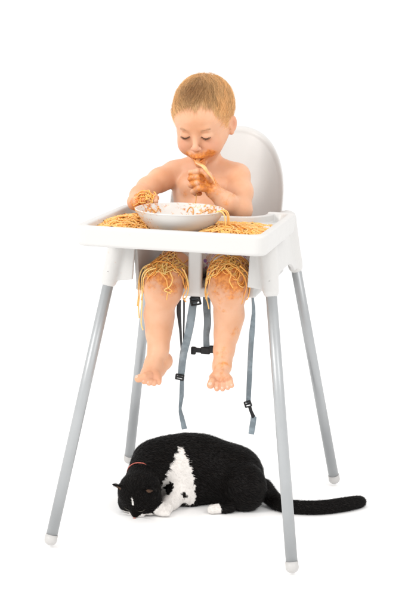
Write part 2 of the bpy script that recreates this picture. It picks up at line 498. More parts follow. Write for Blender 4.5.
# --- harness
def ribbon(pts, w, th=.0016, n=40, twist=None, name='strap', m=None, parent=None, Yb=-.10):
    P = spline([at(p[0], p[1], p[2] if len(p) > 2 else Yb) for p in pts], n)
    Wd = np.interp(np.linspace(0, 1, n), np.linspace(0, 1, len(w)), w)
    A = np.interp(np.linspace(0, 1, n), np.linspace(0, 1, len(twist)), twist) if twist else np.zeros(n)
    T = norm(np.gradient(P, axis=0)); V = []; 
    for p, t, ww, a in zip(P, T, Wd, A):
        sx = np.array([math.cos(a), math.sin(a), 0.]); sx -= t*(sx@t); sx /= np.linalg.norm(sx); nn = np.cross(t, sx)
        e = ww/2
        for dx, dy in ((-e, -.35), (-e*.9, -.5), (e*.9, -.5), (e, -.35), (e, .35), (e*.9, .5), (-e*.9, .5), (-e, .35)): V.append(p+sx*dx+nn*dy*th)
    F = [(i*8+j, i*8+(j+1) % 8, (i+1)*8+(j+1) % 8, (i+1)*8+j) for i in range(n-1) for j in range(8)]
    F += [tuple(reversed(range(8))), tuple(range((n-1)*8, n*8))]
    return mesh_obj(name, V, F, m or STRAPM, parent or chair)
U = 1/445.
def blk(px, py, Y, w, h, d, name, m, parent, ang=0, frame=False):
    c = at(px, py, Y); f = Field(); R = np.array(Matrix.Rotation(ang, 3, 'Y'))
    f.box(c, (w/2, d/2, h/2), min(w, h, d)*.28, .001, R=R)
    if frame:
        for sz in (-1, 1): f.box(c+R@np.array([0, 0, sz*h*.22]), (w*.34, d, h*.10), .0005, .0005, 's', R=R)
    V, Q = f.mesh(c-max(w, h, d), c+max(w, h, d), .0007)
    return mesh_obj(name, V, Q, m, parent)
s1 = ribbon([(195.5, 293, -.115), (193, 305, -.12), (190.5, 322, -.125), (187.5, 338, -.12), (183.5, 354, -.12), (181, 376, -.118)], [.019, .017, .0185, .0165, .0175, .015], twist=[.1, .5, -.1, .4, -.2, .2])
blk(195.5, 301, -.128, .024, .020, .006, 'slide_buckle', BLACKP, s1, -.25, True)
blk(179.8, 377, -.12, .0205, .0135, .008, 'strap_adjuster', BLACKP, s1, .12, True)
ribbon([(182, 380), (181.5, 396), (180.2, 409), (182, 418), (184.5, 429)], [.009, .0105, .008, .0105, .0125], Yb=-.12, twist=[.2, .6, 1.0, .1, 0], parent=s1, name='strap_end')
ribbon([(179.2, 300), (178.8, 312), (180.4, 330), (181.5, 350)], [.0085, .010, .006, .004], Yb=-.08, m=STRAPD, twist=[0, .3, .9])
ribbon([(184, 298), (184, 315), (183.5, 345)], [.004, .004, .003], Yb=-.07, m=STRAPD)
s3 = ribbon([(206.5, 292, -.085), (206.8, 308), (207.6, 322), (206.3, 336), (206.8, 350)], [.016, .0175, .0165, .0135, .0145], Yb=-.09, twist=[.3, -.2, .3, .1])
b1 = blk(205.5, 350.5, -.095, .022, .0155, .010, 'buckle', BLACKP, s3)
f = Field(); c = at(197, 350, -.095)
f.box(c, (.010, .004, .0052), .002, .001); f.box(at(193.5, 350.5, -.095), (.0055, .005, .009), .003, .002); f.box(at(212, 349.3, -.095), (.0065, .005, .0085), .003, .002)
V, Q = f.mesh(c-.03, c+np.array([.06, .03, .03]), .0007); mesh_obj('buckle_clip', V, Q, BLACKP, s3)
s4 = ribbon([(252.6, 285, -.118), (253, 300, -.12), (253.6, 313, -.12), (251.8, 334, -.12), (250.6, 352, -.12), (249.4, 378, -.12), (248.3, 403, -.12)], [.004, .006, .0085, .0125, .0115, .0115, .0105], n=60, twist=[1.2, .9, .5, .1, -.2, .2, 0])
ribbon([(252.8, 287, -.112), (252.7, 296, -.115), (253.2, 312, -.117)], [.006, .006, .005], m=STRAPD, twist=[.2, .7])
blk(247.9, 404, -.122, .0165, .0145, .008, 'strap_adjuster', BLACKP, s4, -.35, True)
ribbon([(249.5, 406), (251, 411), (253.8, 417.5)], [.008, .0075, .009], Yb=-.12, m=BLACKP, parent=s4, name='strap_end', n=14, twist=[.7, .7])
ribbon([(253.8, 416.5), (252.8, 424), (251.2, 434)], [.0125, .0135, .013], Yb=-.119, parent=s4, name='strap_end', n=16)

# ================================================================== CHILD
yaw, pit, rol = math.radians(-2.5), math.radians(19), math.radians(-1)
HR = np.array(Matrix.Rotation(yaw, 3, 'Z') @ Matrix.Rotation(pit, 3, 'X') @ Matrix.Rotation(rol, 3, 'Y'))
HC = at(203.5, 119.5, .02)
def h(*p): return HC+HR@np.array(p, float)
B = Field()
# torso
PEL = np.array([0, .055, .612])
CH = at(203, 193, .055)
B.ell(PEL, (.082, .068, .056), .02)
B.ell((-.012, .035, .678), (.076, .064, .075), .03)
B.ell(CH, (.071, .052, .072), .03)
SL = at(174.5, 173, .05); SR = at(237.5, 176, .05); NB = at(205, 163, .055)
B.cone(NB+np.array([-.012, 0, 0]), SL, .022, .026, .022); B.cone(NB+np.array([.012, 0, 0]), SR, .022, .0265, .022)
B.ell(at(190, 186, .012), (.026, .014, .020), .018); B.ell(at(217, 187, .012), (.026, .014, .020), .018)
B.cone(NB, h(0, .022, -.045), .030, .032, .016)
# head
def hell(c, r, k, op='u'): B.ell(h(*c), r, k, op, HR)
hell((0, .012, .028), (.0635, .080, .069), .01)
hell((0, -.028, .018), (.0555, .044, .048), .02)
hell((0, -.024, -.032), (.0520, .042, .044), .02)
hell((0, .002, -.022), (.0565, .056, .046), .02)
hell((0, -.022, -.062), (.0370, .036, .028), .015)
for s in (-1, 1): hell((s*.0280, -.044, -.042), (.0220, .0220, .0225), .014)
hell((0, -.052, -.0830), (.0135, .0130, .012), .010)
B.cone(h(-.026, -.0635, .004), h(.026, -.0635, .004), .0050, .0050, .012)
for s in (-1, 1): B.ball(h(s*.0240, -.085, -.011), .0145, .008, 's')
for s in (-1, 1): hell((s*.0240, -.0600, -.0125), (.0130, .0105, .0100), .0045)
for s in (-1, 1):   # crease above the closed lid, lower-lid edge
    hell((s*.0240, -.0735, -.0030), (.0105, .0022, .0011), .002, 's')
B.cone(h(0, -.066, -.004), h(0, -.0765, -.031), .0052, .0062, .009)
B.ball(h(0, -.0785, -.0370), .0070, .005)
for s in (-1, 1):
    B.ball(h(s*.0078, -.0735, -.0392), .0046, .004); B.ball(h(s*.0038, -.0790, -.0445), .0019, .0015, 's')
hell((0, -.0640, -.0560), (.020, .010, .011), .008)
UL = [(-.0145, -.0645, -.0640), (-.0060, -.0710, -.0595), (0, -.0720, -.0605), (.0060, -.0710, -.0595), (.0145, -.0645, -.0640)]
B.chain([h(*p) for p in UL], [.0016, .0034, .0033, .0034, .0016], .002)
LLp = [(-.0125, -.0630, -.0695), (0, -.0690, -.0745), (.0125, -.0630, -.0695)]
B.chain([h(*p) for p in LLp], [.0020, .0042, .0020], .0025)
hell((0, -.0715, -.0672), (.0100, .0100, .0042), .002, 's')
for s in (-1, 1):
    ER = HR@np.array(Matrix.Rotation(s*math.radians(-22), 3, 'Z') @ Matrix.Rotation(math.radians(-8), 3, 'X'))
    B.ell(h(s*.0635, .010, -.014), (.0062, .0150, .0200), .004, 'u', ER)
    B.ell(h(s*.0705, .002, -.011), (.0068, .0085, .0125), .0015, 's', ER)
    B.ball(h(s*.0620, -.004, -.016), .0042, .003)
    B.ball(h(s*.0620, .003, -.031), .0055, .004)
# arm, viewer's right (child's left): elbow on the tray, fist at the mouth
EL = at(241, 210, -.035); WR = at(213, 190.5, -.074)
B.chain([SR, at(240.5, 192, .012), EL], [.0265, .0265, .0235], .014)
B.chain([EL, at(227, 203, -.06), WR], [.0235, .0220, .0165], .012)
PR = at(208.5, 182, -0.077)
B.ell(PR, (.0150, .0135, .0185), .008)
B.cone(WR, PR, .0158, .0135, .008)
fy = [(172.5, 169.8), (178.2, 175.6), (184.0, 182.0), (189.4, 188.6)]
for i, (ky, ty) in enumerate(fy):
    ln = [0, -.5, 0, 2.5][i]
    B.chain([at(206.5, ky, -0.083), at(197.5+ln*.6, ky-1.0, -0.100), at(190.8+ln, ty+3, -0.089), at(192.8+ln, ty+4.5, -0.075), at(197.5+ln, ty+5, -0.071)],
            [.0072, .0069, .0064, .0058, .0052], .0022)
B.chain([at(210, 180, -0.091), at(208, 175, -0.101), at(204, 171.5, -0.098), at(200.8, 170.6, -0.093)], [.0085, .0078, .0070, .0060], .003)
# arm, viewer's left (child's right): hand on the tray beside the bowl
EL2 = at(147.5, 188, -.022); WL = at(135.5, 202, -.098)
B.chain([SL, at(160, 180, .018), EL2], [.0260, .0255, .0230], .014)
B.chain([EL2, at(140, 196, -.062), WL], [.0230, .0215, .0175], .012)
PL = at(142, 200.5, -.128)
B.ell(PL, (.0190, .0175, .0140), .008)
B.cone(WL, PL, .0165, .0135, .008)
for i in range(4):
    x0 = 137.5+i*5.2; dy = [1.5, 0, 0, 1.2][i]
    B.chain([at(x0, 196.5+dy, -.138), at(x0-.5+i*.6, 195.2+dy, -.154), at(x0-.6+i*.9, 200+dy, -.166), at(x0+.2+i*.7, 205+dy, -.163), at(x0+1, 207+dy, -.155)],
            [.0072, .0070, .0064, .0058, .0052], .0022)
B.chain([at(148, 200, -.120), at(153.5, 200.5, -.130), at(156.6, 198, -.142)], [.0082, .0070, .0060], .004)
# legs
HL = np.array([-.048, .03, .602]); HRt = np.array([.048, .03, .602])
KL = at(164.5, 279, -.130); KR = at(228.5, 279, -.130)
B.cone(HL, KL, .050, .0430, .02); B.cone(HRt, KR, .050, .0440, .02)
KL2 = at(163, 291, -.138); KR2 = at(228, 291, -.138)
B.ell(KL2, (.0415, .034, .036), .014); B.ell(KR2, (.0425, .034, .036), .014)
AL = at(158.5, 348, -.128); AR = at(224, 350, -.130)
B.chain([KL2, at(158.5, 315, -.118), at(158.5, 332, -.120), AL], [.0375, .0305, .0265, .0235], .014)
B.chain([KR2, at(229, 315, -.118), at(226.5, 333, -.120), AR], [.0375, .0310, .0255, .0225], .014)
B.ell(at(160, 318, -.100), (.031, .027, .044), .014); B.ell(at(229, 318, -.100), (.030, .027, .044), .014)
# left foot (viewer) turned out and pointing down-left
heel = at(164.5, 361, -.112)
B.ell(heel, (.0165, .0190, .0190), .012)
B.chain([AL, at(153, 364, -.150), at(147, 374, -.178)], [.0215, .0180, .0150], .010)
B.chain([heel, at(158, 370, -.135), at(154.5, 376.5, -.170)], [.0160, .0150, .0155], .010)
B.ell(at(154.5, 378, -.178), (.0150, .0135, .0120), .008)
for i, (bx, by, tx, ty, r, Y0, Y1) in enumerate([(149, 375.5, 138.5, 378.6, .0088, -.190, -.212), (150, 379.5, 144.2, 381.8, .0058, -.188, -.207), (152.5, 381.2, 149.0, 383.4, .0055, -.186, -.202), (155.5, 381.8, 154.0, 384.0, .0052, -.182, -.196), (159, 381, 159.0, 382.8, .0050, -.176, -.187)]):
    m_ = at((bx+tx)/2, (by+ty)/2-.6, (Y0+Y1)/2-.003)
    B.chain([at(bx, by, Y0), m_, at(tx, ty, Y1)], [r*1.05, r*1.0, r], .0032)
# right foot (viewer), toes to the camera
heel = at(224.5, 360, -.110)
B.ell(heel, (.0180, .0200, .0190), .012)
B.chain([AR, at(222, 366, -.150), at(220.5, 376, -.176)], [.0215, .0195, .0165], .010)
B.ell(at(220.8, 378, -.180), (.0265, .0130, .0125), .010)
for bx, by, tx, ty, r in ((213.5, 378, 210.6, 385.0, .0084), (217.6, 380, 216.9, 388.6, .0060), (222.4, 380, 222.6, 388.8, .0058), (226.8, 379.5, 227.7, 387.6, .0055), (230.2, 378.5, 231.8, 385.6, .0052)):
    B.chain([at(bx, by, -.186), at((bx+tx)/2, (by+ty)/2-.5, -.203), at(tx, ty, -.207)], [r*.95, r*.9, r], .0020)

Vb, Qb = B.mesh((-.22, -.235, .33), (.14, .14, 1.06), .0017)
Nb = vnormals(Vb, Qb)
Hl = (Vb-HC)@HR            # head-local coordinates
def gs(P, c, r): return np.exp(-(((P-np.array(c))/np.array(r))**2).sum(1))
def blob(px, py, Y, r, a=1.): return a*np.exp(-((Vb-at(px, py, Y))**2).sum(1)/(r*r))
sauce = 1.15*gs(Hl, (0, -.067, -.072), (.027, .03, .017))+.62*gs(Hl, (.024, -.06, -.058), (.016, .03, .015))+.58*gs(Hl, (-.025, -.06, -.058), (.016, .03, .015))+.25*gs(Hl, (0, -.08, -.047), (.009, .01, .006))
sauce += .55*gs(Hl, (0, -.075, -.055), (.018, .02, .009))+.35*gs(Hl, (.034, -.05, -.050), (.012, .03, .012))
sauce += blob(199, 180, -.085, .032, 1.1)+blob(211, 186, -.075, .030, .75)+blob(224, 200, -.06, .035, .55)
sauce += blob(144, 199, -.15, .034, 1.25)+blob(135, 203, -.12, .025, .5)
sauce += blob(160, 268, -.16, .045, .85)+blob(170, 285, -.17, .026, .55)+blob(228, 266, -.16, .045, .95)+blob(220, 284, -.17, .028, .55)+blob(240, 287, -.16, .024, .5)+blob(230, 298, -.16, .02, .35)+blob(150, 290, -.15, .03, .3)
sauce += blob(224, 345, -.14, .03, .33)+blob(220, 378, -.19, .035, .34)+blob(218, 305, -.15, .025, .3)+blob(236, 335, -.13, .02, .3)+blob(228, 318, -.14, .035, .32)+blob(222, 362, -.15, .03, .3)+blob(158, 320, -.14, .03, .1)+blob(152, 378, -.18, .02, .15)
sauce += blob(185, 196, 0, .025, .30)+blob(200, 200, 0, .03, .28)+blob(196, 170, .0, .03, .1)
sauce = np.clip(sauce, 0, 1)
flush = .5*gs(Hl, (.032, -.055, -.036), (.02, .03, .018))+.5*gs(Hl, (-.032, -.055, -.036), (.02, .03, .018))+.35*gs(Hl, (0, -.082, -.039), (.009, .01, .008))
flush += .9*gs(Hl, (0, -.071, -.0595), (.013, .006, .0035))+.8*gs(Hl, (0, -.069, -.0745), (.011, .006, .004))+.45*gs(Hl, (.070, .012, -.014), (.01, .02, .022))+1.0*gs(Hl, (0, -.062, -.067), (.009, .007, .004))
for s in (-1, 1): flush += .35*gs(Hl, (s*.0240, -.070, -.016), (.013, .008, .005))
flush += blob(152, 379, -.19, .022, .35)+blob(220, 386, -.205, .025, .30)+blob(164, 286, -.17, .03, .12)+blob(228, 286, -.17, .03, .15)+blob(240, 210, -.035, .02, .2)
flush = np.clip(flush, 0, 1)
def hairline(P):
    y, z = P[:, 1], P[:, 2]
    hl = np.interp(y, [-.08, -.055, -.035, -.020, -.008, .004, .030, .07, .10], [.066, .058, .026, -.004, -.016, .016, -.012, -.048, -.055])
    return z-hl
hm = hairline(Hl); near = (np.abs(Hl[:, 0]) < .072) & (Hl[:, 2] > -.06)
hm = hm+.006*np.sin(Hl[:, 0]*130+1)+.005*np.sin(Hl[:, 0]*310)+.003*np.sin(Hl[:, 1]*230)
isear = (np.abs(Hl[:, 0]) > .0635) & (Hl[:, 1] < .03) & (Hl[:, 2] < .012)
scalp = np.where(near & ~isear, np.clip(hm/.026, 0, 1), 0)
child = thing('person', 'bare-chested toddler with short fair hair and sauce-smeared mouth, eating pasta in the high chair', 'person', (0, .05, .56))
CL = np.array([0, .05, .56])
mesh_obj('body', Vb-CL, Qb, SKIN, child, attrs={'sauce': sauce, 'flush': flush, 'scalp': np.clip(scalp*1.2, 0, .85)})

NAILM, _, _b = mat('nail'); _b.inputs['Base Color'].default_value = (.74, .46, .35, 1); _b.inputs['Roughness'].default_value = .25
for tx, ty, Y, r in ((138.5, 378.6, -.212, .0088), (144.2, 381.8, -.207, .0058), (149, 383.4, -.202, .0055), (210.6, 385, -.207, .0084), (216.9, 388.6, -.207, .0060), (222.6, 388.8, -.207, .0058), (227.7, 387.6, -.207, .0055), (231.8, 385.6, -.207, .0052)):
    c = at(tx, ty, Y); left = tx < 180
    d_ = norm(np.array([[-.35, -.62, .70]]) if left else np.array([[.05, -.80, .60]]))[0]
    c = B.proj((c+d_*r)[None], 0)[0]; n_ = B.grad(c[None])[0]
    u_ = norm(np.cross(n_, [0, 0, 1.])[None])[0]; w_ = np.cross(u_, n_); Rn = np.stack([u_, n_, w_], 1)
    f = Field(); f.ell(c-n_*.0006, (r*.50, .0011, r*.52), .001, 'u', Rn)
    V, Q = f.mesh(c-r, c+r, .0005); mesh_obj('toenail', V-CL, Q, NAILM, child)

# hair
cand = np.where(scalp > .02)[0]
pr_ = np.clip(scalp[cand]*1.0, 0, 1)*.9+.1
nH = 17000
pick = RNG.choice(cand, nH, p=pr_/pr_.sum())
R0 = Vb[pick]+RNG.normal(size=(nH, 3))*.0009; Hn = Nb[pick]@HR; H0 = (R0-HC)@HR
crown = np.array([.004, .045, .092])
D = H0-crown; D = D-Hn*(D*Hn).sum(1, keepdims=True); D = norm(D)
fwd = np.zeros_like(D); fwd[:, 1] = -1.; fwd[:, 2] = -.5
wf = np.clip((.05-H0[:, 1])/.08, 0, 1)[:, None]
D = norm(D+fwd*wf*.7+RNG.normal(size=D.shape)*.9*np.exp(-(np.linalg.norm(H0-crown, axis=1)/.014)**2)[:, None])
swirl = np.cross(Hn, D)
D = norm(D+swirl*(.5*np.sin(H0[:, 0:1]*75+H0[:, 1:2]*38)+.25*RNG.normal(size=(nH, 1))))
# soft clumps
jj = RNG.normal(size=(2, nH))*.0015; clid = np.floor((H0[:, 0]+jj[0])/.0045)*13+np.floor((H0[:, 1]+jj[1])/.008)*7; ca = np.sin(clid*12.9898)*43758.5453; ca = (ca-np.floor(ca))-.5
D = norm(D+swirl*ca[:, None]*.5)
Ln = (.016+.026*RNG.random(nH))*(1.1-.45*np.clip(-Hn[:, 2]+.1, 0, 1))*np.clip(.55+scalp[pick]*.45, 0, 1)*(1-.5*np.exp(-(np.linalg.norm(H0-crown, axis=1)/.022)**2))
lift = .20+.14*RNG.random(nH)+.10*ca
S = 6; P = np.zeros((nH, S, 3)); P[:, 0] = H0-Hn*.001
cur = H0.copy(); dr = norm(D+Hn*lift[:, None]*1.6)
cc, cr = np.array([0, .012, .028]), np.array([.0635, .080, .069])
for i in range(1, S):
    cur = cur+dr*(Ln/(S-1))[:, None]; P[:, i] = cur
    gsp = norm((cur-cc)/cr**2)
    rr = np.sqrt((((cur-cc)/cr)**2).sum(1))
    dr = dr-gsp*np.clip((dr*gsp).sum(1, keepdims=True)+.10+.6*np.clip(rr[:, None]-1.05, -.3, 1)*1., -.25, 1)*.8
    dr[:, 2] -= .05; dr = norm(dr+RNG.normal(size=dr.shape)*.10)
t = np.linspace(0, 1, S)[None, :, None]
dark = np.array([.20, .085, .028]); mid = np.array([.70, .38, .14]); blond = np.array([1.0, .67, .34])
v = RNG.random((nH, 1, 1)); topd = np.exp(-(((H0-np.array([-.004, -.028, .086]))/np.array([.046, .042, .040]))**2).sum(1))[:, None, None]
side = np.clip((np.abs(H0[:, 0])-.03)/.03, 0, 1)[:, None, None]
v = np.clip(.5*v+.5+ca[:, None, None]*.9, 0, 1); base = mid*(.45+.85*v); tip = blond*(.5+.75*v)
edge = (1-scalp[pick])[:, None, None]; t = np.clip(t+edge*.6, 0, 1.2); C = base*(1-t*.8)+tip*t*.8; kd = np.clip(topd*.9*(1-.3*t)-.15*side, 0, 1); C = C*(1-kd)+dark*(.7+.6*v)*kd
Pw = P@HR.T+HC-CL
nf = 1500
fc = cand[(Hl[cand, 1] < -.015) & (hm[cand] < .022) & (np.abs(Hl[cand, 0]) < .058)]
pf = RNG.choice(fc, nf); F0 = Hl[pf]; Fn = Nb[pf]@HR
dF = np.stack([F0[:, 0]*6+.10*np.sin(F0[:, 0]*190)+RNG.normal(size=nf)*.22, np.full(nf, -.35), np.full(nf, -1.)], 1)
lf = .010+.013*RNG.random(nf); Pf = np.zeros((nf, S, 3)); q = F0.copy(); Pf[:, 0] = q
for i in range(1, S):
    dF = norm(dF-Fn*(dF*Fn).sum(1, keepdims=True)*.9); q = q+dF*(lf/(S-1))[:, None]
    q = (B.proj(q@HR.T+HC, .0006+.0006*math.sin(i), 2)-HC)@HR; Pf[:, i] = q
Cf = np.repeat((blond*(.62+.4*RNG.random((nf, 1, 1)))), S, axis=1)
P_all = np.concatenate([Pw, Pf@HR.T+HC-CL]); C = np.concatenate([C, Cf]); 
V, F, Cc = strands(P_all, np.concatenate([.00023*(.55+.45*scalp[pick]), np.full(nf, .00015)]), C)
mesh_obj('hair', V, F, HAIRM, child, cols=Cc)
# eyelashes and brows
def lashes():
    pts = []
    for s in (-1, 1):
        for i in range(46):
            u = i/45*2-1
            x = s*.0240+u*.0098; z = -.0163+.0042*u*u-.0004*s*u; y = -.0712+.0052*u*u
            r0 = np.array([x, y, z]); dr_ = np.array([u*.35*1, -.62, -.55+RNG.normal()*.1]); dr_ /= np.linalg.norm(dr_)
            ln = .0060*(1-.2*abs(u))
            pts.append([r0+dr_*ln*q+np.array([0, 0, .0010*q*q]) for q in (0, .35, .7, 1.)])
    return np.array(pts)
P = lashes(); base0 = P[:, 0].copy(); w0 = (B.proj(base0@HR.T+HC, .0)-HC)@HR
Pl = P+(w0-base0)[:, None]
for k in range(2):
    V, F, Cc = strands(Pl[k*46:(k+1)*46]@HR.T+HC-CL, .00028, np.zeros((46, 4, 3))+.05)
    mesh_obj('eyelash', V, F, LASHM, child)
for s in (-1, 1):     # the dark closed lid line under the lashes
    T_ = Tubes()
    q = np.array([[s*.0240+u*.0098, -.072, -.0160+.0042*u*u] for u in np.linspace(-1, 1, 22)])
    w = B.proj(q@HR.T+HC, .0001)
    T_.add(w-CL, [.00055*(1-.6*abs(u)) for u in np.linspace(-1, 1, 22)], (.05, .02, .01), 5)
    T_.build('lid_line', LASHM, child)
    ps = []
    for i in range(120):
        u = RNG.random()**.8; x = s*(.012+.025*u); z = .0035+.0035*math.sin(u*2.6)+RNG.normal()*.0013-.0005
        p0 = np.array([x, -.068, z]); d0 = np.array([s*.9, 0, .25-.5*u]); d0 /= np.linalg.norm(d0)
        ps.append([p0+d0*.0045*q for q in (0, .5, 1.)])
    ps = np.array(ps); W = ps.reshape(-1, 3)@HR.T+HC; W = B.proj(W, .0003).reshape(ps.shape)
    V, F, Cc = strands(W-CL, .00012, np.tile(np.array([.66, .40, .23]), (120, 3, 1))); mesh_obj('eyebrow', V, F, HAIRM, child, cols=Cc)
# shorts
S_ = Field()
S_.ell(PEL, (.087, .074, .055), .02); S_.cone(HL, HL+(KL-HL)*.52, .0545, .0515, .02); S_.cone(HRt, HRt+(KR-HRt)*.90, .0545, .0490, .02)
S_.ell((-.010, .040, .645), (.080, .070, .03), .02)
for H_, K_ in ((HL, KL), (HRt, KR)):
    dn = (K_-H_)/np.linalg.norm(K_-H_); pe = H_+(K_-H_)*(.60 if H_[0] < 0 else .84)
    S_.add(lambda x, y, z, dn=dn, pe=pe, sx=np.sign(H_[0]): np.maximum(-((x-pe[0])*dn[0]+(y-pe[1])*dn[1]+(z-pe[2])*dn[2]), -x*sx), pe-.075, pe+.075, .002, 's')
S_.add(lambda x, y, z: z-.664+.02*np.sin(x*0)+0*y+0*x, (0, 0, 0), (1, 1, 1), .003, 'i')
V, Q = S_.mesh((-.12, -.12, .535), (.12, .14, .68), .0022)
mesh_obj('shorts', V-CL, Q, SHORTM, child)

# ================================================================== BOWL
BC = np.array([*at(179.8, 222, -.252)[:2], .7040])
prof = [(0, .0006), (.046, .0006), (.050, 0), (.054, .0015), (.066, .0115), (.077, .0230), (.0855, .0345), (.0915, .0455), (.0932, .0480), (.0930, .0495), (.0914, .0497), (.0892, .0475), (.0825, .0355), (.074, .0240), (.062, .0130), (.048, .0062), (.02, .0040), (0, .0040)]
def lathe(prof, seg=96):
    V = []; F = []
    for r, z in prof:
        for j in range(seg):
            a = 2*math.pi*j/seg; V.append((max(r, 1e-5)*math.cos(a), max(r, 1e-5)*math.sin(a), z))
    for i in range(len(prof)-1):
        for j in range(seg): F.append((i*seg+j, i*seg+(j+1) % seg, (i+1)*seg+(j+1) % seg, (i+1)*seg+j))
    return np.array(V), F
pp = spline([(a, b, 0) for a, b in prof], 90)[:, :2]; pp[:, 0] = np.maximum(pp[:, 0], 0)
V, F = lathe(pp)
ii = np.repeat(np.arange(90), 96); inside = (ii > 52)
ang = np.arctan2(V[:, 1], V[:, 0])
sa = np.where(inside, .42+.30*np.exp(-((ang-.9)/.6)**2)+.30*np.exp(-((ang-2.7)/.35)**2), .16+.36*np.exp(-((ang+2.3)/.6)**2)*(V[:, 2] > .010)+.35*np.exp(-((ang+.3)/.6)**2)*(V[:, 2] > .028))
bowl = thing('bowl', 'shallow white bowl with sauce smeared inside, standing on the high chair tray', 'bowl', tuple(BC))
mesh_obj('bowl_body', V, F, BOWLM, bowl, attrs={'sauce': sa})

# ================================================================== SPAGHETTI
def pcol():
    v = RNG.random(); a = np.array([.93, .44, .09]); b = np.array([.97, .62, .23]); c = np.array([.85, .30, .03])
    col = (a*(1-v)+b*v)*(.82+.2*RNG.random())
    return tuple(col if RNG.random() > .25 else c*.5+col*.5)
RP = .00132
def pile(name, label, hf, inside, n, seedp, r=RP):
    T = Tubes()
    for i in range(n):
        for _ in range(50):
            c = seedp()
            if inside(c): break
        th = RNG.random()*2*math.pi; k = RNG.normal()*25; P = []; p = np.array(c, float); lvl = RNG.random()**.7
        ph = RNG.random()*6
        for j in range(int(22+RNG.random()*26)):
            if not inside(p):
                cc_ = np.array(c)-p; th = math.atan2(cc_[1], cc_[0])+RNG.normal()*.5
            zz = hf(p)*(.35+.65*lvl)+.0012*math.sin(j*.7+ph)+r
            P.append((p[0], p[1], .7035+max(zz, r)))
            th += k*.004+RNG.normal()*.22; k += RNG.normal()*14; k = max(-140, min(140, k))
            p = p+np.array([math.cos(th), math.sin(th)])*.004
        T.add(spline(P, len(P)*2), r*(.85+.3*RNG.random()), pcol(), 7)
    return T
def inL(p): return -.176 < p[0] < -.015 and -.335 < p[1] < -.07 and p[0] < -.178+(.22+p[1]+.335)*1.0 and p[1] > -.335 and (p[0]-BC[0])**2+(p[1]-BC[1])**2 > .050**2 and not(p[0] > -.07 and p[1] > -.2)
def hL(p): return .018*math.exp(-(((p[0]+.12)/.06)**2+((p[1]+.20)/.11)**2))+.003
T = pile('spaghetti', '', hL, inL, 210, lambda: (RNG.uniform(-.176, -.05), RNG.uniform(-.335, -.08)))
tag(T.build('spaghetti', PASTAM), 'heap of saucy spaghetti spread on the left side of the tray, under the resting hand', 'spaghetti', 'spaghetti heaps on the tray', 'stuff')
def inR(p): return .0 < p[0] < .174 and -.335 < p[1] < -.09 and (p[0]-BC[0])**2+(p[1]-BC[1])**2 > .062**2 and p[1] < -.05-(p[0])*.35
def hR(p): return .019*math.exp(-(((p[0]-.095)/.055)**2+((p[1]+.27)/.09)**2))+.003
T = pile('spaghetti', '', hR, inR, 220, lambda: (RNG.uniform(.0, .174), RNG.uniform(-.335, -.10)))
# loops hooked over the bowl's rim
for k, (a0, dr_) in enumerate([(-.15, .0), (-.28, .002), (-.05, -.002)]):
    d_ = np.array([math.cos(a0), math.sin(a0)]); d2 = np.array([-d_[1], d_[0]])
    q = lambda r_, z_, s_: (BC[0]+d_[0]*r_+d2[0]*s_, BC[1]+d_[1]*r_+d2[1]*s_, BC[2]+z_)
    T.add(spline([q(.074, .027, -.006+k*.004), q(.087, .046, -.003), q(.0935, .0520, 0), q(.103, .046, .003), q(.107, .026, .002+dr_), q(.104, .010, .006), q(.115, .006, .018)], 40), RP*1.15, pcol(), 8)
tag(T.build('spaghetti', PASTAM), 'heap of spaghetti on the right side of the tray, below the bent elbow', 'spaghetti', 'spaghetti heaps on the tray', 'stuff')
# noodles in the bowl
T = Tubes()
for i in range(26):
    c = RNG.normal(size=2)*.02; th = RNG.random()*6.3; P = []; p = c.copy()
    for j in range(26):
        r_ = np.linalg.norm(p); z_ = np.interp(r_, [0, .048, .063, .077, .09], [.004, .0062, .0135, .027, .046])
        if r_ > .062: th = math.atan2(-p[1], -p[0])+RNG.normal()*.4
        P.append((BC[0]+p[0], BC[1]+p[1], BC[2]+z_+RP+.006*RNG.random()*.5)); th += RNG.normal()*.3; p = p+np.array([math.cos(th), math.sin(th)])*.004
    T.add(spline(P, 40), RP, pcol(), 6)
def inner(a_, r_): # a point on the bowl's inner wall
    z_ = np.interp(r_, [.048, .062, .074, .0825, .0892], [.0062, .013, .024, .0355, .0475]); return np.array([BC[0]+r_*math.cos(a_), BC[1]+r_*math.sin(a_), BC[2]+z_+.0008])
ring = [inner(1.57-.02+.095*math.cos(u), .076+.0095*math.sin(u)) for u in np.linspace(0.3, 2*math.pi-.1, 26)]
T.add(ring, .0013, (.66, .34, .11), 7)
for a_, b_, r_ in ((.50, 1.20, .083), (.70, 1.05, .079), (2.35, 2.75, .082)):
    T.add([inner(a_+(b_-a_)*q, r_+.0025*math.sin(q*11)) for q in np.linspace(0, 1, 22)], .0011, (.62, .30, .09), 6)
tag(T.build('spaghetti', PASTAM), 'few saucy spaghetti strands left inside the white bowl', 'spaghetti', None, 'stuff')
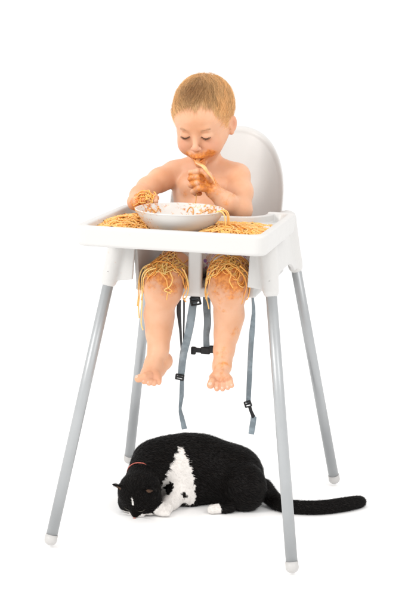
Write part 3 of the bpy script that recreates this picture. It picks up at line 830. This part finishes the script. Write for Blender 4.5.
# noodles draped over the knees
def drape(K, seed, n, x0, x1, hang, yr=(254, 266)):
    rg = np.random.default_rng(seed); T = Tubes()
    starts = []
    for i in range(n):
        px = rg.uniform(x0, x1); py = rg.uniform(*yr); starts.append(at(px, py+4*abs((px-(x0+x1)/2)/((x1-x0)/2))**2, -.17+.02*rg.random()))
    P = B.proj(np.array(starts), .003, 8); ang_ = rg.random(n)*6.28; lv = RP*.8+rg.random(n)**1.6*.006
    paths = [[] for _ in range(n)]; kk = rg.normal(size=n)*.10
    for j in range(34):
        g = B.grad(P); a = norm(np.cross(g, np.array([0., 0, 1.])+0*g)); b = np.cross(a, g)
        b *= np.sign(-b[:, 2:3]+1e-9)   # b points downhill
        d = a*np.cos(ang_)[:, None]+b*np.sin(ang_)[:, None]
        for i in range(n): paths[i].append(P[i]+g[i]*(lv[i]+.0006*math.sin(j*.9+i)))
        P = B.proj(P+d*.0036, 0., 2)
        # stay in the region around the knee top; turn back when drifting
        low = P[:, 2]-(K[2]+.032-.040*((P[:, 0]-K[0])/.045)**2)
        kk += rg.normal(size=n)*.05; kk = np.clip(kk, -.28, .28)
        ang_ += kk
        turn = (low < -.012) & (np.sin(ang_) > 0); ang_[turn] = -ang_[turn]
        turn = (P[:, 1] > -.03); ang_[turn] = np.pi/2+rg.normal()*.4
        off = np.abs(P[:, 0]-K[0]) > .047; ang_[off] = rg.normal()*.3+np.where(P[off, 0] < K[0], 0., np.pi)
    for p in paths: T.add(spline(p, 52), RP*(.8+.35*rg.random()), pcol(), 6)
    for pts in hang: 
        q = spline([at(*p) for p in pts], 40); T.add(q, RP*1.05, pcol(), 7)
    return T
Y1 = -.165
T = drape(KL, 3, 32, 144, 186, [
    [(150, 264, -.165), (143, 268, -.155), (139.5, 278, -.145), (140, 292, -.143), (138.6, 305, -.143), (139.2, 318, -.143)],
    [(152, 267, -.17), (144, 272, -.165), (141.5, 282, -.15), (142.2, 298, -.148), (141.2, 322, -.148), (143, 330, -.148)],
    [(147, 266, -.165), (141, 271, -.15), (138.5, 284, -.145), (138.2, 297, -.143), (137.4, 306, -.143)],
    [(156, 268, -.175), (148, 271, -.172), (143.5, 279, -.16), (143.2, 290, -.155), (141, 300, -.15)],
    [(160, 272, -.178), (166, 279, -.183), (168, 287, -.184), (172, 291, -.18), (168, 293, -.182), (166.5, 300, -.18)],
    [(170, 272, -.178), (172.5, 279, -.182), (170, 286, -.184), (164.5, 290, -.184), (171, 293.5, -.18)],
    [(182, 268, -.17), (187, 277, -.16), (186.5, 288, -.155), (183, 297, -.15), (186, 302, -.148)],
    [(184, 270, -.168), (188, 282, -.157), (187.8, 293, -.152), (184.5, 300, -.15)]])
for i in range(6): pass
o = T.build('spaghetti', PASTAM); tag(o, 'tangle of spaghetti draped over the knee left of the white post', 'spaghetti', 'spaghetti on the knees', 'stuff')
T = drape(KR, 5, 30, 216, 250, [
    [(216, 268, -.17), (209, 275, -.16), (206, 286, -.15), (206.8, 298, -.147), (209, 309, -.147)],
    [(219, 266, -.17), (211, 272, -.165), (207.5, 282, -.155), (205, 292, -.148), (207, 301, -.147)],
    [(240, 266, -.172), (247, 273, -.16), (250, 284, -.15), (248.5, 296, -.147), (246.5, 300, -.145)],
    [(236, 268, -.175), (243, 275, -.17), (246.5, 286, -.158), (243.5, 297, -.155), (241.5, 304, -.15)],
    [(226, 268, -.18), (231, 274, -.184), (229.5, 281, -.186), (233, 288, -.184)],
    [(214, 272, -.172), (210, 279, -.162), (209, 290, -.155), (205.8, 299, -.15)]])
o = T.build('spaghetti', PASTAM); tag(o, 'tangle of spaghetti draped over the knee right of the white post', 'spaghetti', 'spaghetti on the knees', 'stuff')
# noodles stuck on the resting hand
T = Tubes()
st = B.proj(np.array([at(140+RNG.random()*13, 192+RNG.random()*12, -.17) for _ in range(12)]), .002, 8)
for i, p in enumerate(st):
    P = p[None].copy(); th = RNG.random()*6.3; path = []
    for j in range(20):
        g = B.grad(P); a = norm(np.cross(g, np.array([[0, 0, 1.]]))); b = np.cross(g, a)
        path.append(P[0]+g[0]*(RP*.8+.0012*(i % 3))); th += RNG.normal()*.25+.16
        P = B.proj(P+(a*math.cos(th)+b*math.sin(th))*.003, 0, 2)
        if (P[0]-at(144, 199, -.155))@(P[0]-at(144, 199, -.155)) > .030**2: th += 1.2
    T.add(spline(path, 36), RP*.85, pcol(), 6)
for pts in ([(136, 196, -.15), (134, 203, -.15), (136, 211, -.155), (140, 213, -.165)], [(154, 196, -.165), (147, 191, -.165), (140, 192, -.163), (136, 198, -.158), (134.5, 205, -.15)]):
    T.add(spline([at(*p) for p in pts], 30), RP, pcol(), 7)
tag(T.build('spaghetti', PASTAM), 'spaghetti strands squeezed in the fist resting beside the bowl', 'spaghetti', None, 'stuff')
# the pasta held to the mouth
T = Tubes()
q = spline([h(0.001, -.060, -.0665), h(0.002, -.077, -.072), at(203.4, 166.5, -.104), at(207.6, 172.5, -.112), at(212.5, 179, -.106), at(214.8, 184, -.098)], 34)
T.add(q, np.interp(np.linspace(0, 1, 34), [0, .2, .4, .6, .8, 1], [.0042, .0060, .0062, .0036, .0020, .0014]), (.86, .50, .22), 12, .6)
q = spline([at(196, 189, -.083), at(196.2, 196, -.083), at(195.6, 203, -.083)], 16); T.add(q, .0012, (.80, .44, .14), 7)
tag(T.build('pasta_strip', PASTAM), 'pale strip of pasta held in the fist and bitten in the mouth', 'pasta')

# ================================================================== CAT
cat = thing('cat', 'black cat with white chest crouching under the high chair, head lowered to the floor', 'cat', (-.02, .06, 0))
K = Field()
def ce(px, py, Y, r, k=.02, op='u', R=None): K.ell(at(px, py, Y), r, k, op, R)
ce(234, 477, .085, (.072, .066, .078), .02)
ce(205, 470, .085, (.074, .060, .087), .035)
ce(168, 466, .070, (.056, .056, .073), .03)
ce(186, 466, .078, (.060, .056, .078), .03)
ce(243, 487, .040, (.056, .044, .060), .009)                       # haunch
K.cone(at(153, 462, .045), at(143, 478, -.015), .0520, .0400, .025)  # neck
# head, nose to the floor
chy, chp, chr_ = math.radians(-4), math.radians(52), math.radians(-4)
KR_ = np.array(Matrix.Rotation(chy, 3, 'Z') @ Matrix.Rotation(chp, 3, 'X') @ Matrix.Rotation(chr_, 3, 'Y'))
KC = at(139.5, 491.5, -.060)
def kh(*p): return KC+KR_@(np.array(p, float)*1.09)
K.ell(kh(0, 0, 0), (.0515, .0490, .0450), .015, 'u', KR_)
for s in (-1, 1): K.ell(kh(s*.0245, -.020, -.016), (.0280, .0255, .0215), .012, 'u', KR_)
K.ell(kh(0, -.040, -.014), (.0170, .0170, .0125), .008, 'u', KR_)
K.cone(kh(0, -.030, .010), kh(0, -.050, -.004), .010, .0070, .008)
for s in (-1, 1):
    K.ell(kh(s*.0085, -.050, -.016), (.0095, .0090, .0075), .004, 'u', KR_)
    A_, B_, T_e = np.array([s*.020, -.004, .036]), np.array([s*.042, .000, .016]), np.array([s*.0465, -.004, .0430])
    for a in (0, .2, .4, .6, .8, .95):   # thin triangular ear, laid back
        K.cone(kh(*(A_+(T_e-A_)*a)), kh(*(B_+(T_e-B_)*a)), .0040*(1-.5*a), .0036*(1-.5*a), .003)
    K.ell(kh(s*.037, -.009, .032), (.0075, .0045, .009), .002, 's', KR_)
    K.ell(kh(s*.0175, -.0445, .0085), (.0085, .004, .004), .004, 's', KR_)
# front legs
pw = at(164.5, 509.5, Z=.0125)
K.chain([at(180, 470, .04), at(181, 488, .022), at(172, 501, -.012), pw+np.array([.004, .010, .004])], [.034, .0250, .0175, .0140], .014)
K.ell(pw, (.0165, .0185, .0120), .008)
for i in range(4): K.ball(pw+np.array([-.012+.0075*i, -.014-.002*(i in (1, 2)), -.003]), .0072, .0025)
K.chain([at(165, 472, .09), (at(150, 500, .02))], [.030, .018], .012); p2 = at(150, 503, .0); p2[2] = .012; K.ell(p2, (.016, .020, .012), .008)
# hind foot
hp = at(212, 509.5, Z=.0105)
K.cone(hp+np.array([.035, .02, .002]), hp, .0140, .0110, .008)
K.ell(at(190, 492, .05), (.045, .045, .04), .02)
# tail along the floor
tp = []
for px, py, r in ((262, 487, .022), (272, 498, .0175), (284, 505.5, .0150), (302, 507.5, .0148), (322, 507.3, .0150), (341, 505.0, .0150), (354, 502.8, .0140), (361, 501.6, .0115)):
    z = r if px > 275 else (.022 if px > 265 else .045)
    tp.append((at(px, py, Z=z), r))
tps = spline([a for a, b in tp], 40); tpr = np.interp(np.linspace(0, 7, 40), range(8), [b for a, b in tp])
K.chain(list(tps), list(tpr), .006)
K.add(lambda x, y, z: .0005-z+0*x+0*y, (-9, -9, -9), (9, 9, 9), .004, 'i')
KO = np.array([-.02, .06, 0])
Vc, Qc = K.mesh((-.29, -.16, -.004), (.40, .20, .20), .0021)
Nc = vnormals(Vc, Qc)
def to_px(P):
    d = P-CAM; z = d@FW; return 204+FPX*(d@RT)/z, 305.5-FPX*(d@UP)/z
def poly_in(x, y, poly):
    ins = np.zeros(len(x), bool); n = len(poly)
    for i in range(n):
        x1, y1 = poly[i]; x2, y2 = poly[(i+1) % n]
        c = ((y1 > y) != (y2 > y)) & (x < (x2-x1)*(y-y1)/(y2-y1+1e-12)+x1); ins ^= c
    return ins
# white markings of the coat, as shapes on its flank plane
def flank(px, py): p = at(px, py, .02); return p[0], p[2]
def coat(P):
    jx = .0022*np.sin(P[:, 2]*310+1)+.0014*np.sin(P[:, 2]*713+P[:, 1]*200); x = P[:, 0]+jx; z = P[:, 2]
    # project along the flank's facing direction so the patch sits on the near side only
    t = P[:, 1]-.02; x = x+t*.247; z = z+t*.31*0
    zz = P[:, 2]+t*.285
    W = poly_in(x, zz, [flank(*q) for q in [(178.5, 446), (182.5, 449), (187, 458), (191.5, 469), (195, 486), (196, 500), (190, 505), (183, 501.5), (174, 512), (168, 519), (153, 519), (155, 508), (160, 500), (161, 487), (166, 475), (173, 460)]])
    W &= P[:, 1] < .08
    kl = (P-KC)@KR_; W &= ~((np.abs(kl) < .056).all(1) & (np.linalg.norm(kl, axis=1) < .060))
    W |= (np.linalg.norm((P-hp)*[1, 1, 1.2], axis=1) < .0225)
    kl = (P-KC)@KR_
    W |= ((kl[:, 1] < -.040) & (np.abs(kl[:, 0]) < .017+.5*(-.047-kl[:, 1])) & (kl[:, 2] < -.0085)) | ((kl[:, 1] < -.045) & (kl[:, 2] < -.012))
    W |= (np.abs(kl[:, 0]-.002) < .0020) & (np.abs(kl[:, 2]-.030) < .006) & (kl[:, 1] < -.018)
    for px, py, r in ((168.5, 488.5, .0105), (184.5, 494, .0065), (171.5, 484, .006)):
        a, b = flank(px, py); W &= ~((x-a)**2+((zz-b)*.8)**2 < r*r)
    return W
Wc = coat(Vc)
black = np.array([.0035, .0029, .0027]); white = np.array([.84, .81, .78])
cols = np.where(Wc[:, None], white, black)
kl = (Vc-KC)@KR_
EARC = np.array([.16, .095, .065])
def earmask(P, n):
    q = (P-KC)@KR_; m = np.zeros(len(P), bool)
    for s in (-1, 1): m |= (np.linalg.norm((q-np.array([s*.0400, -.008, .035]))/np.array([.0075, .008, .0085]), axis=1) < 1) & ((n@KR_)[:, 1] < -.2)
    return m
cols[earmask(Vc, Nc)] = EARC
body_c = mesh_obj('body', Vc-KO, Qc, CATM, cat, cols=cols)
# fur
nF = 62000
pk = RNG.integers(0, len(Vc), nF); R0 = Vc[pk]+RNG.normal(size=(nF, 3))*.0008; n0 = Nc[pk]
hd = (np.linalg.norm(R0-KC, axis=1) < .062)
flow = np.tile(np.array([.85, .15, -.35]), (nF, 1))
flow[hd] = ((R0[hd]-kh(0, -.055, -.005))); 
leg = (~hd) & (R0[:, 2] < .06) & (R0[:, 0] < -.02); flow[leg] = np.array([0, -.2, -1.])
tl = R0[:, 0] > .16; flow[tl] = np.array([1, .25, 0])
flow = norm(flow)+RNG.normal(size=(nF, 3))*.22
flow = norm(flow-n0*(flow*n0).sum(1, keepdims=True))
Wf0 = coat(R0); ln = np.where(hd | Wf0, .0045, np.where(tl | leg, .0050, .0085))*(.7+.6*RNG.random(nF))
near_nose = np.linalg.norm(R0-kh(0, -.055, -.01), axis=1) < .02; ln[near_nose] *= .45
up_ = .15+.15*RNG.random(nF)
d1 = norm(flow+n0*up_[:, None]); d2 = norm(flow+n0*(up_*.3)[:, None])
P = np.stack([R0-n0*.0006, R0+d1*(ln*.5)[:, None], R0+d1*(ln*.5)[:, None]+d2*(ln*.5)[:, None]], 1)
P[..., 2] = np.maximum(P[..., 2], .0006)
Wf = coat(R0+RNG.normal(size=(nF, 3))*.0008)
vv = RNG.random((nF, 1, 1)); C = np.where(Wf[:, None, None], white*(.86+.22*vv), black*(.7+1.2*vv)+np.array([.012, .009, .007])*(vv > .90))  # sparse lighter hairs in the black imitate sheen by colour
C = np.array(C); C[earmask(R0, n0)] = EARC
C = np.repeat(C, 3, axis=1) if C.shape[1] == 1 else C
U0 = np.cross(norm(P[:, 2]-P[:, 0]), n0); U0 = norm(U0+RNG.normal(size=U0.shape)*.25)
r = np.array([.00030, .00026, .00006])
R_ = np.stack([P-U0[:, None]*r[None, :, None], P+U0[:, None]*r[None, :, None]], 2); V = R_.reshape(-1, 3)
b_ = (np.arange(nF)[:, None]*3+np.arange(2)[None])*2
F = np.stack([b_, b_+1, b_+3, b_+2], -1).reshape(-1, 4)
mesh_obj('fur', V-KO, F, FURM, cat, cols=np.repeat(C.reshape(-1, 3), 2, axis=0))
# collar
c0 = at(143.5, 477, -.012); ax_n = norm((at(143, 478, -.015)-at(153, 462, .045))[None])[0]
u_ = norm(np.cross(ax_n, [0, 0, 1.])[None])[0]; w_ = np.cross(ax_n, u_)
cp = []
for q in np.linspace(0, 2*math.pi, 72):
    d_ = u_*math.cos(q)+w_*math.sin(q); lo_, hi_ = 0.02, .056
    for _ in range(24):
        m_ = (lo_+hi_)/2
        if K.ev((c0+d_*m_)[None])[0]  < .0014: lo_ = m_
        else: hi_ = m_
    vis = np.clip((-(d_@RT)*.8+(d_@UP)*1.0-.35)/.5, 0, 1)
    cp.append(c0+d_*(lo_-.006*(1-vis)))
T = Tubes(); T.add(cp, .0016, (1, 1, 1), 8, .7)
T.build('collar', COLLARM, cat, loc=None).location = tuple(-KO)
# closed eyes, nose, whiskers
EYEM, _, _b = mat('eye_slit'); _b.inputs['Base Color'].default_value = (.07, .065, .045, 1); _b.inputs['Roughness'].default_value = .25
for s in (-1, 1):
    q = np.array([kh(s*(.0175+.0075*u), -.047+.004*u*u+.002*u, .0060-.0030*(1-u*u)) for u in np.linspace(-1, 1, 14)])
    q = K.proj(q, .0012); T = Tubes(); T.add(q-KO, [.0009*(1-.7*abs(u)) for u in np.linspace(-1, 1, 14)], (1, 1, 1), 6); T.build('eye', EYEM, cat)
NOSEM, _, _b = mat('cat_nose'); _b.inputs['Base Color'].default_value = (.42, .20, .17, 1); _b.inputs['Roughness'].default_value = .4
f = Field(); nc = kh(0, -.0585, -.006); f.ell(nc, (.0042, .003, .003), .001, 'u', KR_); V, Q = f.mesh(nc-.006, nc+.006, .0006)
mesh_obj('nose', V-KO, Q, NOSEM, cat)
for s in (-1, 1):
    ws = []
    for i in range(7):
        a = kh(s*.012, -.052, -.013+.001*i); d_ = KR_@norm(np.array([s*1., -.15+.12*i*.5, .10-.12*i])[None])[0]
        pts = [a+d_*.035*q+np.array([0, 0, -.004])*q*q for q in np.linspace(0, 1, 6)]; ws.append(pts)
    ws = np.array(ws); ws[..., 2] = np.maximum(ws[..., 2], .0012)
    V, F, Cc = strands(ws-KO, .00016, np.full((len(ws), 6, 3), .6)); mesh_obj('whisker', V, F, HAIRM, cat, cols=Cc)

# ================================================================== LIGHT
w = bpy.data.worlds.new('World'); scene.world = w; w.use_nodes = True
bg = w.node_tree.nodes['Background']; bg.inputs[0].default_value = (1, .992, .985, 1); bg.inputs[1].default_value = 1.16
def area(loc, target, size, power, col=(1, 1, 1)):
    ld = bpy.data.lights.new('key_fill_light', 'AREA'); ld.shape = 'SQUARE'; ld.size = size; ld.energy = power; ld.color = col
    o = bpy.data.objects.new('key_fill_light', ld); COL.objects.link(o); o.location = loc
    o.rotation_euler = (Vector(target)-Vector(loc)).to_track_quat('-Z', 'Y').to_euler(); return o
area((-1.9, -2.3, 2.5), (0, 0, .6), 1.0, 56, (1, .975, .94))
area((1.9, -1.5, 2.4), (0, 0, .7), 1.0, 22, (1, .985, .96))  # added fill lamp from the right, brightens the backrest

vs = scene.view_settings; vs.view_transform = 'Standard'; vs.look = 'None'; vs.exposure = 0; vs.gamma = 1
scene.render.engine = 'CYCLES'
scene.cycles.max_bounces = 8; scene.cycles.use_denoising = True
scene.render.film_transparent = False
